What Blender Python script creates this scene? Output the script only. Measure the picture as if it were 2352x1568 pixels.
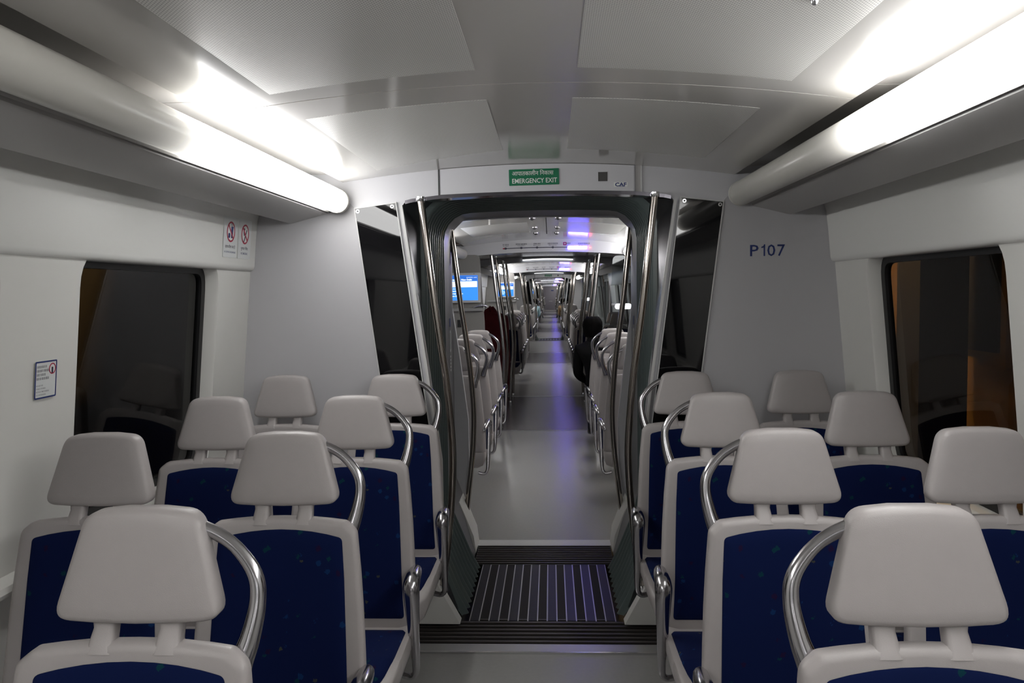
import bpy, bmesh, math, random
from mathutils import Vector, Matrix
random.seed(7)
S = bpy.context.scene
for o in list(bpy.data.objects): bpy.data.objects.remove(o, do_unlink=True)
C = S.collection

# ------------------------------------------------------------------ camera, world, exposure
def set_camera():
    yaw, pitch, roll, f = .0475, .0594, .0145, 1898.0
    fw = Vector((-math.sin(yaw)*math.cos(pitch), math.cos(yaw)*math.cos(pitch), -math.sin(pitch)))
    r = Vector((math.cos(yaw), math.sin(yaw), 0)); u = r.cross(fw)
    c, s = math.cos(roll), math.sin(roll)
    r2, u2 = c*r - s*u, s*r + c*u
    m = Matrix((r2, u2, -fw)).transposed().to_4x4(); m.translation = (.056, 0, 1.52)
    cd = bpy.data.cameras.new('camera'); cd.sensor_width = 36; cd.lens = 36*f/2352
    cd.clip_start = .02; cd.clip_end = 200
    co = bpy.data.objects.new('camera', cd); co.matrix_world = m; C.objects.link(co); S.camera = co
set_camera()
W = bpy.data.worlds.new('night'); S.world = W; W.use_nodes = True
W.node_tree.nodes['Background'].inputs[0].default_value = (.012, .012, .018, 1)
W.node_tree.nodes['Background'].inputs[1].default_value = .3
S.view_settings.view_transform = 'Standard'; S.view_settings.look = 'None'
S.view_settings.gamma = 1; S.view_settings.use_curve_mapping = False
S.view_settings.exposure = 0.55
S.cycles.use_denoising = True
S.cycles.max_bounces = 10; S.cycles.diffuse_bounces = 5; S.cycles.glossy_bounces = 5
S.cycles.sample_clamp_indirect = 6.0
LAMP = 9.0            # emission of the lit diffusers
LAMP_COL = (1.0, .995, .985)

# ------------------------------------------------------------------ materials
M = {}
def mat(name, col, rough=.5, metal=0, spec=.5, emit=None, es=0, coat=0, noise=0, nscale=20, bump=0, bscale=200):
    m = bpy.data.materials.new(name); m.use_nodes = True; nt = m.node_tree; b = nt.nodes['Principled BSDF']
    b.inputs['Base Color'].default_value = (*col, 1); b.inputs['Roughness'].default_value = rough
    b.inputs['Metallic'].default_value = metal; b.inputs['Specular IOR Level'].default_value = spec
    b.inputs['Coat Weight'].default_value = coat; b.inputs['Coat Roughness'].default_value = .06
    if emit: b.inputs['Emission Color'].default_value = (*emit, 1); b.inputs['Emission Strength'].default_value = es
    if noise or bump:
        tc = nt.nodes.new('ShaderNodeTexCoord')
    if noise:
        n = nt.nodes.new('ShaderNodeTexNoise'); n.inputs['Scale'].default_value = nscale; n.inputs['Detail'].default_value = 4
        nt.links.new(tc.outputs['Object'], n.inputs['Vector'])
        mx = nt.nodes.new('ShaderNodeMix'); mx.data_type = 'RGBA'
        mx.inputs[6].default_value = (*[max(0, c*(1-noise)) for c in col], 1); mx.inputs[7].default_value = (*[min(1, c*(1+noise)) for c in col], 1)
        nt.links.new(n.outputs['Fac'], mx.inputs[0]); nt.links.new(mx.outputs[2], b.inputs['Base Color'])
    if bump:
        n = nt.nodes.new('ShaderNodeTexNoise'); n.inputs['Scale'].default_value = bscale; n.inputs['Detail'].default_value = 2
        nt.links.new(tc.outputs['Object'], n.inputs['Vector'])
        bp = nt.nodes.new('ShaderNodeBump'); bp.inputs['Strength'].default_value = bump; bp.inputs['Distance'].default_value = .001
        nt.links.new(n.outputs['Fac'], bp.inputs['Height']); nt.links.new(bp.outputs[0], b.inputs['Normal'])
    M[name] = m; return m

mat('wall', (.70, .695, .665), .42, noise=.03, nscale=6)
mat('cove', (.76, .76, .735), .22)
mat('endwall', (.50, .495, .515), .45, bump=.15, bscale=500)
mat('header', (.60, .60, .63), .34)  # paler copy of the endwall paint, brighter light put into the colour
mat('ceiling', (.55, .535, .51), .13, spec=.62)
mat('duct', (.41, .40, .395), .38)
mat('frame_white', (.62, .62, .62), .3)
mat('gap', (.02, .02, .02), .6)
mat('floor', (.31, .305, .30), .25, noise=.06, nscale=60)
mat('floor_dark', (.115, .105, .115), .26, noise=.08, nscale=60)
mat('alu', (.55, .55, .56), .35, metal=1)
mat('chrome', (.72, .72, .74), .14, metal=1)
mat('cast', (.52, .51, .53), .19, metal=1)
mat('steel', (.60, .58, .56), .20, metal=1)
mat('steel_dark', (.30, .29, .31), .25, metal=1)
mat('lip_metal', (.13, .125, .14), .15, metal=1)
mat('brass_steel', (.44, .40, .365), .12, metal=1)
mat('seat', (.42, .392, .387), .36, bump=.25, bscale=900, noise=.03, nscale=40)
mat('seat_back', (.58, .58, .57), .35)
mat('black', (.012, .012, .013), .45)
mat('blackglass', (.004, .004, .005), .025, spec=.5)
mat('gasket', (.008, .008, .009), .5)
mat('rubber', (.095, .122, .120), .32, spec=.6)
mat('rubber_floor', (.012, .010, .009), .6, spec=.3)
mat('rib', (.062, .054, .05), .45, metal=.3)
mat('slat_brown', (.012, .0095, .007), .55, spec=.12, noise=.2, nscale=80)
mat('slat_blue', (.012, .011, .020), .34, spec=.2, noise=.2, nscale=80)
mat('green', (.0, .16, .07), .35)
mat('white_print', (.80, .82, .80), .4)
mat('navy_print', (.012, .03, .16), .4)
mat('dark_print', (.02, .02, .05), .4)
mat('red_print', (.42, .02, .06), .4)
mat('sticker', (.70, .72, .72), .35)
mat('plastic_grey', (.30, .30, .30), .4)
mat('plastic_dark', (.05, .047, .045), .4)
mat('plastic_mid', (.15, .15, .16), .35)
mat('screen_blue', (.01, .05, .2), .2, emit=(.03, .20, .75), es=1.1)
mat('screen_white', (.5, .6, .7), .2, emit=(.75, .88, 1), es=1.3)
mat('screen_head', (.01, .05, .2), .2, emit=(.02, .12, .50), es=.9)
mat('led', (.3, .3, .9), .3, emit=(.09, .05, 1.0), es=26)
mat('led_white', (.8, .8, .9), .3, emit=(.22, .18, 1.0), es=32)
mat('led_red', (.9, .1, .1), .3, emit=(1.0, .06, .06), es=7)
mat('magenta', (.35, .0, .16), .4)
mat('lamp_on', (.8, .8, .8), .4, emit=LAMP_COL, es=LAMP)
mat('lamp_off', (.60, .585, .54), .28)
mat('soft_glow', (.8, .8, .8), .4, emit=(.95, .97, 1), es=1.3)
mat('maroon', (.17, .012, .018), .75, noise=.3, nscale=12)
mat('hair', (.003, .0026, .0026), .8, spec=.05, bump=.6, bscale=150)
mat('jacket', (.003, .003, .0035), .9, spec=.15, noise=.3, nscale=30)
mat('trouser', (.014, .015, .022), .8)
mat('skin', (.22, .11, .07), .5)
mat('shoe', (.010, .008, .007), .35)
mat('beige_cloth', (.30, .20, .11), .8)
mat('pale_blue_cloth', (.32, .48, .52), .8)
mat('partition', (.26, .25, .24), .4)
mat('farwall', (.26, .24, .28), .4)
mat('tunnel', (.10, .095, .09), .8, noise=.3, nscale=3)
mat('tunnel_brown', (.28, .165, .06), .7, noise=.25, nscale=3)
mat('tunnel_dark', (.02, .018, .016), .6)
mat('sodium', (.9, .5, .2), .4, emit=(1, .60, .22), es=420)

def fabric():
    m = bpy.data.materials.new('fabric'); m.use_nodes = True; nt = m.node_tree; b = nt.nodes['Principled BSDF']
    b.inputs['Roughness'].default_value = .9; b.inputs['Specular IOR Level'].default_value = .08
    b.inputs['Sheen Weight'].default_value = .02
    tc = nt.nodes.new('ShaderNodeTexCoord'); last = None
    base = (.0045, .0105, .056, 1); prev = None
    for i, (sc, th, col, off) in enumerate([(28, .20, (.006, .030, .11, 1), 0), (24, .12, (.055, .060, .05, 1), 3.1), (22, .16, (.016, .007, .035, 1), 7.7), (25, .15, (.004, .038, .055, 1), 11.3)]):
        mp = nt.nodes.new('ShaderNodeMapping'); mp.inputs['Location'].default_value = (off, off*.7, off*.3)
        nt.links.new(tc.outputs['Object'], mp.inputs[0])
        dn = nt.nodes.new('ShaderNodeTexNoise'); dn.inputs['Scale'].default_value = 160; nt.links.new(mp.outputs[0], dn.inputs['Vector'])
        ad = nt.nodes.new('ShaderNodeVectorMath'); ad.operation = 'MULTIPLY_ADD'; ad.inputs[1].default_value = (.014,)*3
        nt.links.new(dn.outputs['Color'], ad.inputs[0]); nt.links.new(mp.outputs[0], ad.inputs[2])
        v = nt.nodes.new('ShaderNodeTexVoronoi'); v.inputs['Scale'].default_value = sc; nt.links.new(ad.outputs[0], v.inputs['Vector'])
        lt = nt.nodes.new('ShaderNodeMath'); lt.operation = 'LESS_THAN'; lt.inputs[1].default_value = th
        nt.links.new(v.outputs['Distance'], lt.inputs[0])
        sep = nt.nodes.new('ShaderNodeSeparateColor'); nt.links.new(v.outputs['Color'], sep.inputs[0])
        g = nt.nodes.new('ShaderNodeMath'); g.operation = 'GREATER_THAN'; g.inputs[1].default_value = .62
        nt.links.new(sep.outputs[0], g.inputs[0])
        mu = nt.nodes.new('ShaderNodeMath'); mu.operation = 'MULTIPLY'; nt.links.new(lt.outputs[0], mu.inputs[0]); nt.links.new(g.outputs[0], mu.inputs[1])
        mx = nt.nodes.new('ShaderNodeMix'); mx.data_type = 'RGBA'; mx.inputs[7].default_value = col
        if prev is None: mx.inputs[6].default_value = base
        else: nt.links.new(prev, mx.inputs[6])
        nt.links.new(mu.outputs[0], mx.inputs[0]); prev = mx.outputs[2]
    nt.links.new(prev, b.inputs['Base Color'])
    M['fabric'] = m
fabric()

def perforated():
    m = bpy.data.materials.new('perforated'); m.use_nodes = True; nt = m.node_tree; b = nt.nodes['Principled BSDF']
    b.inputs['Roughness'].default_value = .30; b.inputs['Specular IOR Level'].default_value = .40
    tc = nt.nodes.new('ShaderNodeTexCoord'); mp = nt.nodes.new('ShaderNodeMapping')
    mp.inputs['Rotation'].default_value = (0, 0, math.radians(45)); mp.inputs['Scale'].default_value = (150, 150, 0)
    nt.links.new(tc.outputs['Object'], mp.inputs[0])
    fr = nt.nodes.new('ShaderNodeVectorMath'); fr.operation = 'FRACTION'; nt.links.new(mp.outputs[0], fr.inputs[0])
    sb = nt.nodes.new('ShaderNodeVectorMath'); sb.operation = 'SUBTRACT'; sb.inputs[1].default_value = (.5, .5, 0); nt.links.new(fr.outputs[0], sb.inputs[0])
    ln = nt.nodes.new('ShaderNodeVectorMath'); ln.operation = 'LENGTH'; nt.links.new(sb.outputs[0], ln.inputs[0])
    lt = nt.nodes.new('ShaderNodeMath'); lt.operation = 'LESS_THAN'; lt.inputs[1].default_value = .24; nt.links.new(ln.outputs['Value'], lt.inputs[0])
    mx = nt.nodes.new('ShaderNodeMix'); mx.data_type = 'RGBA'
    mx.inputs[6].default_value = (.74, .73, .70, 1); mx.inputs[7].default_value = (.28, .275, .265, 1)
    nt.links.new(lt.outputs[0], mx.inputs[0]); nt.links.new(mx.outputs[2], b.inputs['Base Color']); M['perforated'] = m
perforated()

def glass(name, tint, refl=1.0):
    m = bpy.data.materials.new(name); m.use_nodes = True; nt = m.node_tree
    for n in list(nt.nodes): nt.nodes.remove(n)
    out = nt.nodes.new('ShaderNodeOutputMaterial'); mix = nt.nodes.new('ShaderNodeMixShader')
    t = nt.nodes.new('ShaderNodeBsdfTransparent'); t.inputs[0].default_value = (*tint, 1)
    g = nt.nodes.new('ShaderNodeBsdfGlossy'); g.inputs['Roughness'].default_value = .01; g.inputs[0].default_value = (.55*refl, .55*refl, .55*refl, 1)
    lw = nt.nodes.new('ShaderNodeLayerWeight'); lw.inputs[0].default_value = .5
    pw = nt.nodes.new('ShaderNodeMath'); pw.operation = 'POWER'; pw.inputs[1].default_value = 5; nt.links.new(lw.outputs['Facing'], pw.inputs[0])
    f = nt.nodes.new('ShaderNodeMath'); f.operation = 'MULTIPLY_ADD'; f.inputs[1].default_value = .96; f.inputs[2].default_value = .04; nt.links.new(pw.outputs[0], f.inputs[0])
    nt.links.new(f.outputs[0], mix.inputs[0]); nt.links.new(t.outputs[0], mix.inputs[1]); nt.links.new(g.outputs[0], mix.inputs[2])
    nt.links.new(mix.outputs[0], out.inputs[0]); M[name] = m
glass('glass', (.55, .55, .55)); glass('glass_dark', (.35, .34, .33)); glass('glass_clear', (.72, .75, .76))

# ------------------------------------------------------------------ mesh helpers
class MB:
    def __init__(s): s.v = []; s.f = []
    def add(s, vs, fs):
        n = len(s.v); s.v += [tuple(v) for v in vs]; s.f += [tuple(i+n for i in f) for f in fs]; return s
    def box(s, a, b):
        (x0, y0, z0), (x1, y1, z1) = a, b
        return s.add([(x0,y0,z0),(x1,y0,z0),(x1,y1,z0),(x0,y1,z0),(x0,y0,z1),(x1,y0,z1),(x1,y1,z1),(x0,y1,z1)],
                     [(0,3,2,1),(4,5,6,7),(0,1,5,4),(1,2,6,5),(2,3,7,6),(3,0,4,7)])
    def rings(s, rings, closed=True, cap0=True, cap1=True):
        n = len(rings[0]); vs = [p for r in rings for p in r]; fs = []
        for i in range(len(rings)-1):
            for j in range(n if closed else n-1):
                k = (j+1) % n; fs.append((i*n+j, i*n+k, (i+1)*n+k, (i+1)*n+j))
        if closed and cap0: fs.append(tuple(reversed(range(n))))
        if closed and cap1: fs.append(tuple(range((len(rings)-1)*n, len(rings)*n)))
        return s.add(vs, fs)
    def prism_y(s, poly, y0, y1):            # poly of (x, z) extruded along y
        return s.rings([[(x, y0, z) for x, z in poly], [(x, y1, z) for x, z in poly]])
    def prism_z(s, poly, z0, z1):
        return s.rings([[(x, y, z0) for x, y in poly], [(x, y, z1) for x, y in poly]])
    def tube(s, pts, rad, n=10, flat=None):
        pts = [Vector(p) for p in pts]; m = len(pts)
        if not hasattr(rad, '__len__'): rad = [rad]*m
        rings = []; ref = None
        for i, p in enumerate(pts):
            t = (pts[min(i+1, m-1)] - pts[max(i-1, 0)]).normalized()
            if ref is None: ref = Vector((1, 0, 0)) if abs(t.x) < .8 else Vector((0, 0, 1))
            a = (ref - t*ref.dot(t)).normalized(); b = t.cross(a); ref = a
            fa, fb = flat[i] if flat else (1, 1)
            rings.append([p + rad[i]*(fa*math.cos(2*math.pi*k/n)*a + fb*math.sin(2*math.pi*k/n)*b) for k in range(n)])
        return s.rings(rings)
    def build(s, name, m, parent=None, smooth=35, loc=None):
        me = bpy.data.meshes.new(name); me.from_pydata(s.v, [], s.f); me.update()
        bm = bmesh.new(); bm.from_mesh(me); bmesh.ops.recalc_face_normals(bm, faces=bm.faces); bm.to_mesh(me); bm.free()
        return link(name, me, m, parent, smooth, loc)
def link(name, me, m, parent=None, smooth=35, loc=None):
    if m: me.materials.append(M[m])
    if smooth:
        me.polygons.foreach_set('use_smooth', [True]*len(me.polygons)); me.set_sharp_from_angle(angle=math.radians(smooth))
    o = bpy.data.objects.new(name, me); C.objects.link(o)
    if parent: o.parent = parent
    if loc: o.location = loc
    return o
def spline(pts, n=6):
    P = [Vector(p) for p in pts]; out = []
    for i in range(len(P)-1):
        a, b, c, d = P[max(i-1, 0)], P[i], P[i+1], P[min(i+2, len(P)-1)]
        for k in range(n):
            t = k/n
            out.append(.5*((2*b) + (-a+c)*t + (2*a-5*b+4*c-d)*t*t + (-a+3*b-3*c+d)*t**3))
    return out + [P[-1]]
def lerp_list(vals, n=6):
    out = []
    for i in range(len(vals)-1):
        for k in range(n): out.append(vals[i] + (vals[i+1]-vals[i])*k/n)
    return out + [vals[-1]]
def round_poly(pts, rad, n=5):
    out = []; m = len(pts)
    if not hasattr(rad, '__len__'): rad = [rad]*m
    for i in range(m):
        p = Vector(pts[i]); a = (Vector(pts[i-1])-p); b = (Vector(pts[(i+1) % m])-p); r = rad[i]
        if r <= 0: out.append(tuple(p)); continue
        ang = a.angle(b); d = min(r/math.tan(ang/2), a.length*.48, b.length*.48)
        p0 = p + a.normalized()*d; p1 = p + b.normalized()*d
        for k in range(n+1):
            t = k/n; out.append(tuple((1-t)**2*p0 + 2*t*(1-t)*p + t*t*p1))
    return out
def inset(poly, d):
    if abs(d) < 1e-9: return list(poly)
    m = len(poly); A = sum(poly[i][0]*poly[(i+1) % m][1] - poly[(i+1) % m][0]*poly[i][1] for i in range(m))
    sg = 1 if A > 0 else -1; out = []
    for i in range(m):
        p = Vector(poly[i]); e0 = p - Vector(poly[i-1]); e1 = Vector(poly[(i+1) % m]) - p
        if e0.length < 1e-9: e0 = e1
        if e1.length < 1e-9: e1 = e0
        n0 = Vector((-e0.y, e0.x)).normalized()*sg; n1 = Vector((-e1.y, e1.x)).normalized()*sg
        nn = (n0+n1).normalized(); c = max(.5, nn.dot(n0)); q = p + nn*(d/c); out.append((q.x, q.y))
    return out
def rrect(w, h, r, cx=0, cy=0, n=4):
    return round_poly([(cx-w/2, cy-h/2), (cx+w/2, cy-h/2), (cx+w/2, cy+h/2), (cx-w/2, cy+h/2)], r, n)
def circle(r, n=20, cx=0, cy=0): return [(cx+r*math.cos(2*math.pi*k/n), cy+r*math.sin(2*math.pi*k/n)) for k in range(n)]

def tag(o, label=None, cat=None, group=None, kind=None):
    if label: o['label'] = label
    if cat: o['category'] = cat
    if group: o['group'] = group
    if kind: o['kind'] = kind
    return o
def struct(o, label=None, cat=None):
    o['kind'] = 'structure'
    if label: o['label'] = label
    if cat: o['category'] = cat
    return o
def empty(name, loc=(0, 0, 0), rot=None, label=None, cat=None, group=None):
    o = bpy.data.objects.new(name, None); C.objects.link(o); o.location = loc; o.empty_display_size = .05
    if rot: o.rotation_euler = rot
    return tag(o, label, cat, group)
def copy_tree(o, parent=None, dy=0, label=None, group=None, mirror=False):
    c = o.copy(); C.objects.link(c); c.parent = parent
    if parent is None: c.location = o.location + Vector((0, dy, 0))
    if label: c['label'] = label
    if group: c['group'] = group
    for ch in o.children: copy_tree(ch, c)
    return c
_glyph = {}
try: FONT = bpy.data.fonts.load(bpy.utils.system_resource('DATAFILES', path='fonts') + '/Inter.woff2')
except Exception: FONT = None
def text(body, size, m, parent, x=0, y=0, z=.0, align='LEFT', bold=0, sx=1, name='lettering', rot=0, fit=None):
    key = (body, align, bold)
    if key not in _glyph:
        c = bpy.data.curves.new('t', 'FONT'); c.body = body; c.font = (FONT if FONT and not bold else c.font); c.align_x = align; c.size = 1; c.resolution_u = 2; c.offset = bold
        o = bpy.data.objects.new('t', c); C.objects.link(o)
        bpy.context.view_layer.update()
        _glyph[key] = bpy.data.meshes.new_from_object(o.evaluated_get(bpy.context.evaluated_depsgraph_get()))
        bpy.data.objects.remove(o); bpy.data.curves.remove(c)
    me = _glyph[key].copy(); me.materials.clear(); me.materials.append(M[m])
    o = bpy.data.objects.new(name, me); C.objects.link(o); o.parent = parent
    if fit:
        xs = [v.co.x for v in me.vertices]; sx = fit/size/(max(xs)-min(xs)); x -= min(xs)*size*sx if align == 'LEFT' else 0
    o.location = (x, y, z); o.scale = (size*sx, size, size); o.rotation_euler = (0, 0, rot); return o
FACE = (math.pi/2, 0, 0)                    # sign plane looking at -y
FACE_L = (math.pi/2, 0, math.pi/2)          # sign plane on the left wall, looking at +x
def plate(poly, z0, z1, name, m, parent): return MB().prism_z(poly, z0, z1).build(name, m, parent, smooth=30)
def ring_plate(po, pi, z0, z1, name, m, parent):
    n = len(po); mb = MB()
    r = [[(x, y, z0) for x, y in po], [(x, y, z1) for x, y in po], [(x, y, z1) for x, y in pi], [(x, y, z0) for x, y in pi]]
    r.append(r[0]); return mb.rings(r, True, False, False).build(name, m, parent, smooth=30)

# ------------------------------------------------------------------ body shell
def zc(x): return 2.089 - .085*x*x
def xw(z): return 1.353 - .092*(max(z, .77) - 1.14)
NX = 24
def ceiling(y0, y1, name, panels, m='ceiling'):
    xs = [-.872 + 1.744*i/NX for i in range(NX+1)]
    sec = [(-1.15, 1.90), (-1.15, 2.06), (-.9, 2.06), (-.885, 2.034)] + [(x, zc(x)) for x in xs] + [(.885, 2.034), (.9, 2.06), (1.15, 2.06), (1.15, 1.90)]
    up = [(x*1.02, z+.05) for x, z in sec]
    loop = sec + up[::-1]
    o = MB().rings([[(x, y0, z) for x, z in loop], [(x, y1, z) for x, z in loop]]).build(name, m, None, 25); struct(o)
    for quad in panels:                       # four (x, y) corners
        (x0, ya), (x1, yb), (x2, yc), (x3, yd) = quad; n = 10; rows = []
        for i in range(n+1):
            t = i/n; xa = x0 + (x1-x0)*t; y_a = ya + (yb-ya)*t; xb = x3 + (x2-x3)*t; y_b = yd + (yc-yd)*t
            rows.append([(xa, y_a, zc(xa)-.0007), (xb, y_b, zc(xb)-.0007), (xb, y_b, zc(xb)+.004), (xa, y_a, zc(xa)+.004)])
        MB().rings(rows).build('perforated_panel', 'perforated', o, 30)
    return o

def wall_side(sgn, y0, y1, wins, name, wname0):
    """side wall of the body with rounded window openings; wins = list of (ya, yb)"""
    mb = MB(); Z0, Z1 = .80, 1.66; zt = 2.02
    def P(y, z, d=0): return (sgn*(xw(z)+d), y, z)
    def quad(ya, yb, za, zb): mb.add([P(ya, za), P(yb, za), P(yb, zb), P(ya, zb)], [(0, 1, 2, 3)])
    quad(y0, y1, 0, .77); quad(y0, y1, .77, Z0-.0); quad(y0, y1, Z1+.04, zt)
    cur = y0
    objs = []
    for (a, b) in wins:
        quad(cur, a-.02, Z0, Z1+.04); cur = b+.02
        outer = []; hole = rrect(b-a, Z1-Z0, .11, (a+b)/2, (Z0+Z1)/2, 6)
        A, B, Cc, D = a-.02, b+.02, Z0, Z1+.04; cx, cz = (a+b)/2, (Z0+Z1)/2
        hole = [(y, max(z, Z0+.001)) for y, z in hole]
        for (y, z) in hole:
            dy, dz = y-cx, z-cz; k = min((B-cx)/abs(dy) if abs(dy) > 1e-6 else 1e9, (D-cz if dz > 0 else cz-Cc)/abs(dz) if abs(dz) > 1e-6 else 1e9)
            outer.append((cx+dy*k, cz+dz*k))
        for cyz in [(A, Cc), (B, Cc), (B, D), (A, D)]:
            j = min(range(len(outer)), key=lambda i: (outer[i][0]-cyz[0])**2 + (outer[i][1]-cyz[1])**2); outer[j] = cyz
        inner = inset(hole, .012)
        mb.rings([[P(y, z) for y, z in outer], [P(y, z) for y, z in hole], [P(y, z, .008) for y, z in inset(hole, .006)], [P(y, z, .055) for y, z in inner]], True, False, False)
        objs.append((a, b, inner))
    quad(cur, y1, Z0, Z1+.04)
    # outer skin gives the wall its thickness, except behind the panes
    w = mb.build(name, 'wall', None, 30); struct(w)
    if sgn > 0: pass
    for i, (a, b, inner) in enumerate(objs):
        g_in = inset(inner, .035)
        fr = MB().rings([[P(y, z, .050) for y, z in inner], [P(y, z, .050) for y, z in g_in], [P(y, z, .075) for y, z in g_in], [P(y, z, .075) for y, z in inset(inner, -.02)], [P(y, z, .050) for y, z in inset(inner, -.02)]], True, False, False).build('%s_%d' % ('window', wname0+i), 'gasket', None, 30)
        struct(fr)
        gp = MB().rings([[P(y, z, .062) for y, z in inset(inner, .03)], [P(y, z, .068) for y, z in inset(inner, .03)]]).build('pane', 'glass', fr, 30)
    return w

def cove(sgn, y0, y1, name):
    pr = [(1.40, 1.635), (1.315, 1.632), (1.300, 1.634), (1.291, 1.642), (1.287, 1.655), (1.283, 1.70), (1.276, 1.78), (1.266, 1.86), (1.248, 1.92), (1.215, 1.97), (1.16, 2.0), (1.16, 2.05), (1.40, 2.05)]
    o = MB().prism_y([(sgn*x, z) for x, z in pr], y0, y1).build(name, 'cove', None, 40); return struct(o)
def duct(sgn, y0, y1, name):
    pr = [(.925, 1.985), (.925, 1.902), (.932, 1.889), (.938, 1.8985), (.946, 1.8985), (.948, 1.886), (.956, 1.883), (1.105, 1.846), (1.117, 1.845), (1.128, 1.851), (1.135, 1.865), (1.135, 2.0), (1.10, 2.0), (1.0, 1.985)]
    o = MB().prism_y([(sgn*x, z) for x, z in pr], y0, y1).build(name, 'duct', None, 30); return struct(o)
def ledge(sgn, y0, y1, name):
    pr = [(1.42, .80), (1.375, .795), (1.345, .785), (1.340, .77), (1.35, .755), (1.42, .745)]
    o = MB().prism_y([(sgn*x, z) for x, z in pr], y0, y1).build(name, 'wall', None, 40); return struct(o)

def lamp_fade(yj):  # glow spilling from the lit neighbour, painted as emission fading along y
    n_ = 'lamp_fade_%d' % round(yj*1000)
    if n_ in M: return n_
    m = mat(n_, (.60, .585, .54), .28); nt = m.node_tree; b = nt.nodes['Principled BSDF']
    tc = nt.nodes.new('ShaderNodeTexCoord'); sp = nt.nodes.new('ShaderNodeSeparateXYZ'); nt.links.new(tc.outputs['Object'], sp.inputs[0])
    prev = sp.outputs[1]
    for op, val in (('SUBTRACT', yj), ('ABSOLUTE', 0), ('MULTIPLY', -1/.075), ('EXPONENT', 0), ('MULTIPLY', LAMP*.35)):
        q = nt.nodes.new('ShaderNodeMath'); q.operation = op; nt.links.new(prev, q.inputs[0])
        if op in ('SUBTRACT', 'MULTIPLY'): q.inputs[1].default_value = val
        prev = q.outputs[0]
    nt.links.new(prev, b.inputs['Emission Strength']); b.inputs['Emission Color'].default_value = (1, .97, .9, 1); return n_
def light_tube(sgn, segs, label, group=None, cap=True):
    """segs: list of (y0, y1, lit)"""
    cx, cz, r = sgn*.893, 1.938, .0525
    y_end = max(s[1] for s in segs)
    root = empty('light_tube', (cx, y_end, cz), label=label, cat='lamp', group=group)
    for i, (a, b, lit) in enumerate(segs):
        mm = 'lamp_on' if lit else 'lamp_off'
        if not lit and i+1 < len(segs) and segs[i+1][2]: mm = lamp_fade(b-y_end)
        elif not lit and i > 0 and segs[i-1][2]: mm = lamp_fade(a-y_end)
        n = 24; A, B = a-y_end+.003, b-y_end-.003
        ring = lambda y, q: [(q*math.cos(2*math.pi*k/n), y, q*math.sin(2*math.pi*k/n)) for k in range(n)]
        MB().rings([ring(A, r*.97), ring(A+.004, r), ring(B-.004, r), ring(B, r*.97)]).build('lit_diffuser' if lit else 'unlit_diffuser', mm, root, 40)
    if cap:
        n = 24; ring = lambda y, q: [(q*math.cos(2*math.pi*k/n), y, q*math.sin(2*math.pi*k/n)) for k in range(n)]
        MB().rings([ring(-.016, .0535), ring(-.002, .0555), ring(.010, .054), ring(.014, .048)]).build('end_cap', 'lamp_off', root, 40)
    return root

Y_BACK = -5.0; YE = 3.72
A_PAN = lambda s, y0, y1: [(s*.130, y0), (s*.678, y0), (s*.678, y1), (s*.130, y1-.0)]
ceiling(Y_BACK, 2.287, 'ceiling', [[(s*.130, 1.0), (s*.678, 1.0), (s*.678, 2.182), (s*.130, 2.140)] for s in (-1, 1)])
ceiling(2.293, YE, 'ceiling', [[(s*.126, 2.468), (s*.677, 2.497), (s*.680, 3.54 if s < 0 else 3.40), (s*.128, 3.335)] for s in (-1, 1)])
wl = [(-3.095+1.355*k, -2.09+1.355*k) for k in range(2)] + [(1.0, 2.005), (2.355, 3.36)]
wall_side(-1, Y_BACK, YE+.02, wl, 'wall_left', 1)
wall_side(1, Y_BACK, YE+.02, wl, 'wall_right', 5)
for s, n in ((-1, 'left'), (1, 'right')):
    cove(s, Y_BACK, YE-.008, 'trim_cove_'+n); duct(s, Y_BACK, YE-.003, 'trim_duct_'+n); ledge(s, Y_BACK, YE, 'trim_ledge_'+n)
o = MB().box((-1.42, Y_BACK, -.06), (1.42, 3.392, 0)).build('floor', 'floor', None, 0); struct(o)
o = MB().box((-1.42, Y_BACK-.05, 0), (1.42, Y_BACK, 2.1)).build('wall_back', 'endwall', None, 0); struct(o)
light_tube(-1, [(-5, -3.6, 1), (-3.6, -2.2, 0), (-2.2, -.75, 0), (-.75, .72, 1), (.72, 2.20, 0), (2.20, 3.61, 1), (3.61, 3.69, 0)], 'left ceiling light tube, lit only in its end section by the gangway')  # unseen sections behind the camera are lit to brighten the right wall
light_tube(1, [(-5, -3.6, 1), (-3.6, -2.2, 0), (-2.2, -.75, 0), (-.75, .72, 1), (.72, 2.20, 1), (2.20, 3.69, 0)], 'right ceiling light tube, glowing white at the near end and dark by the gangway')

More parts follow.
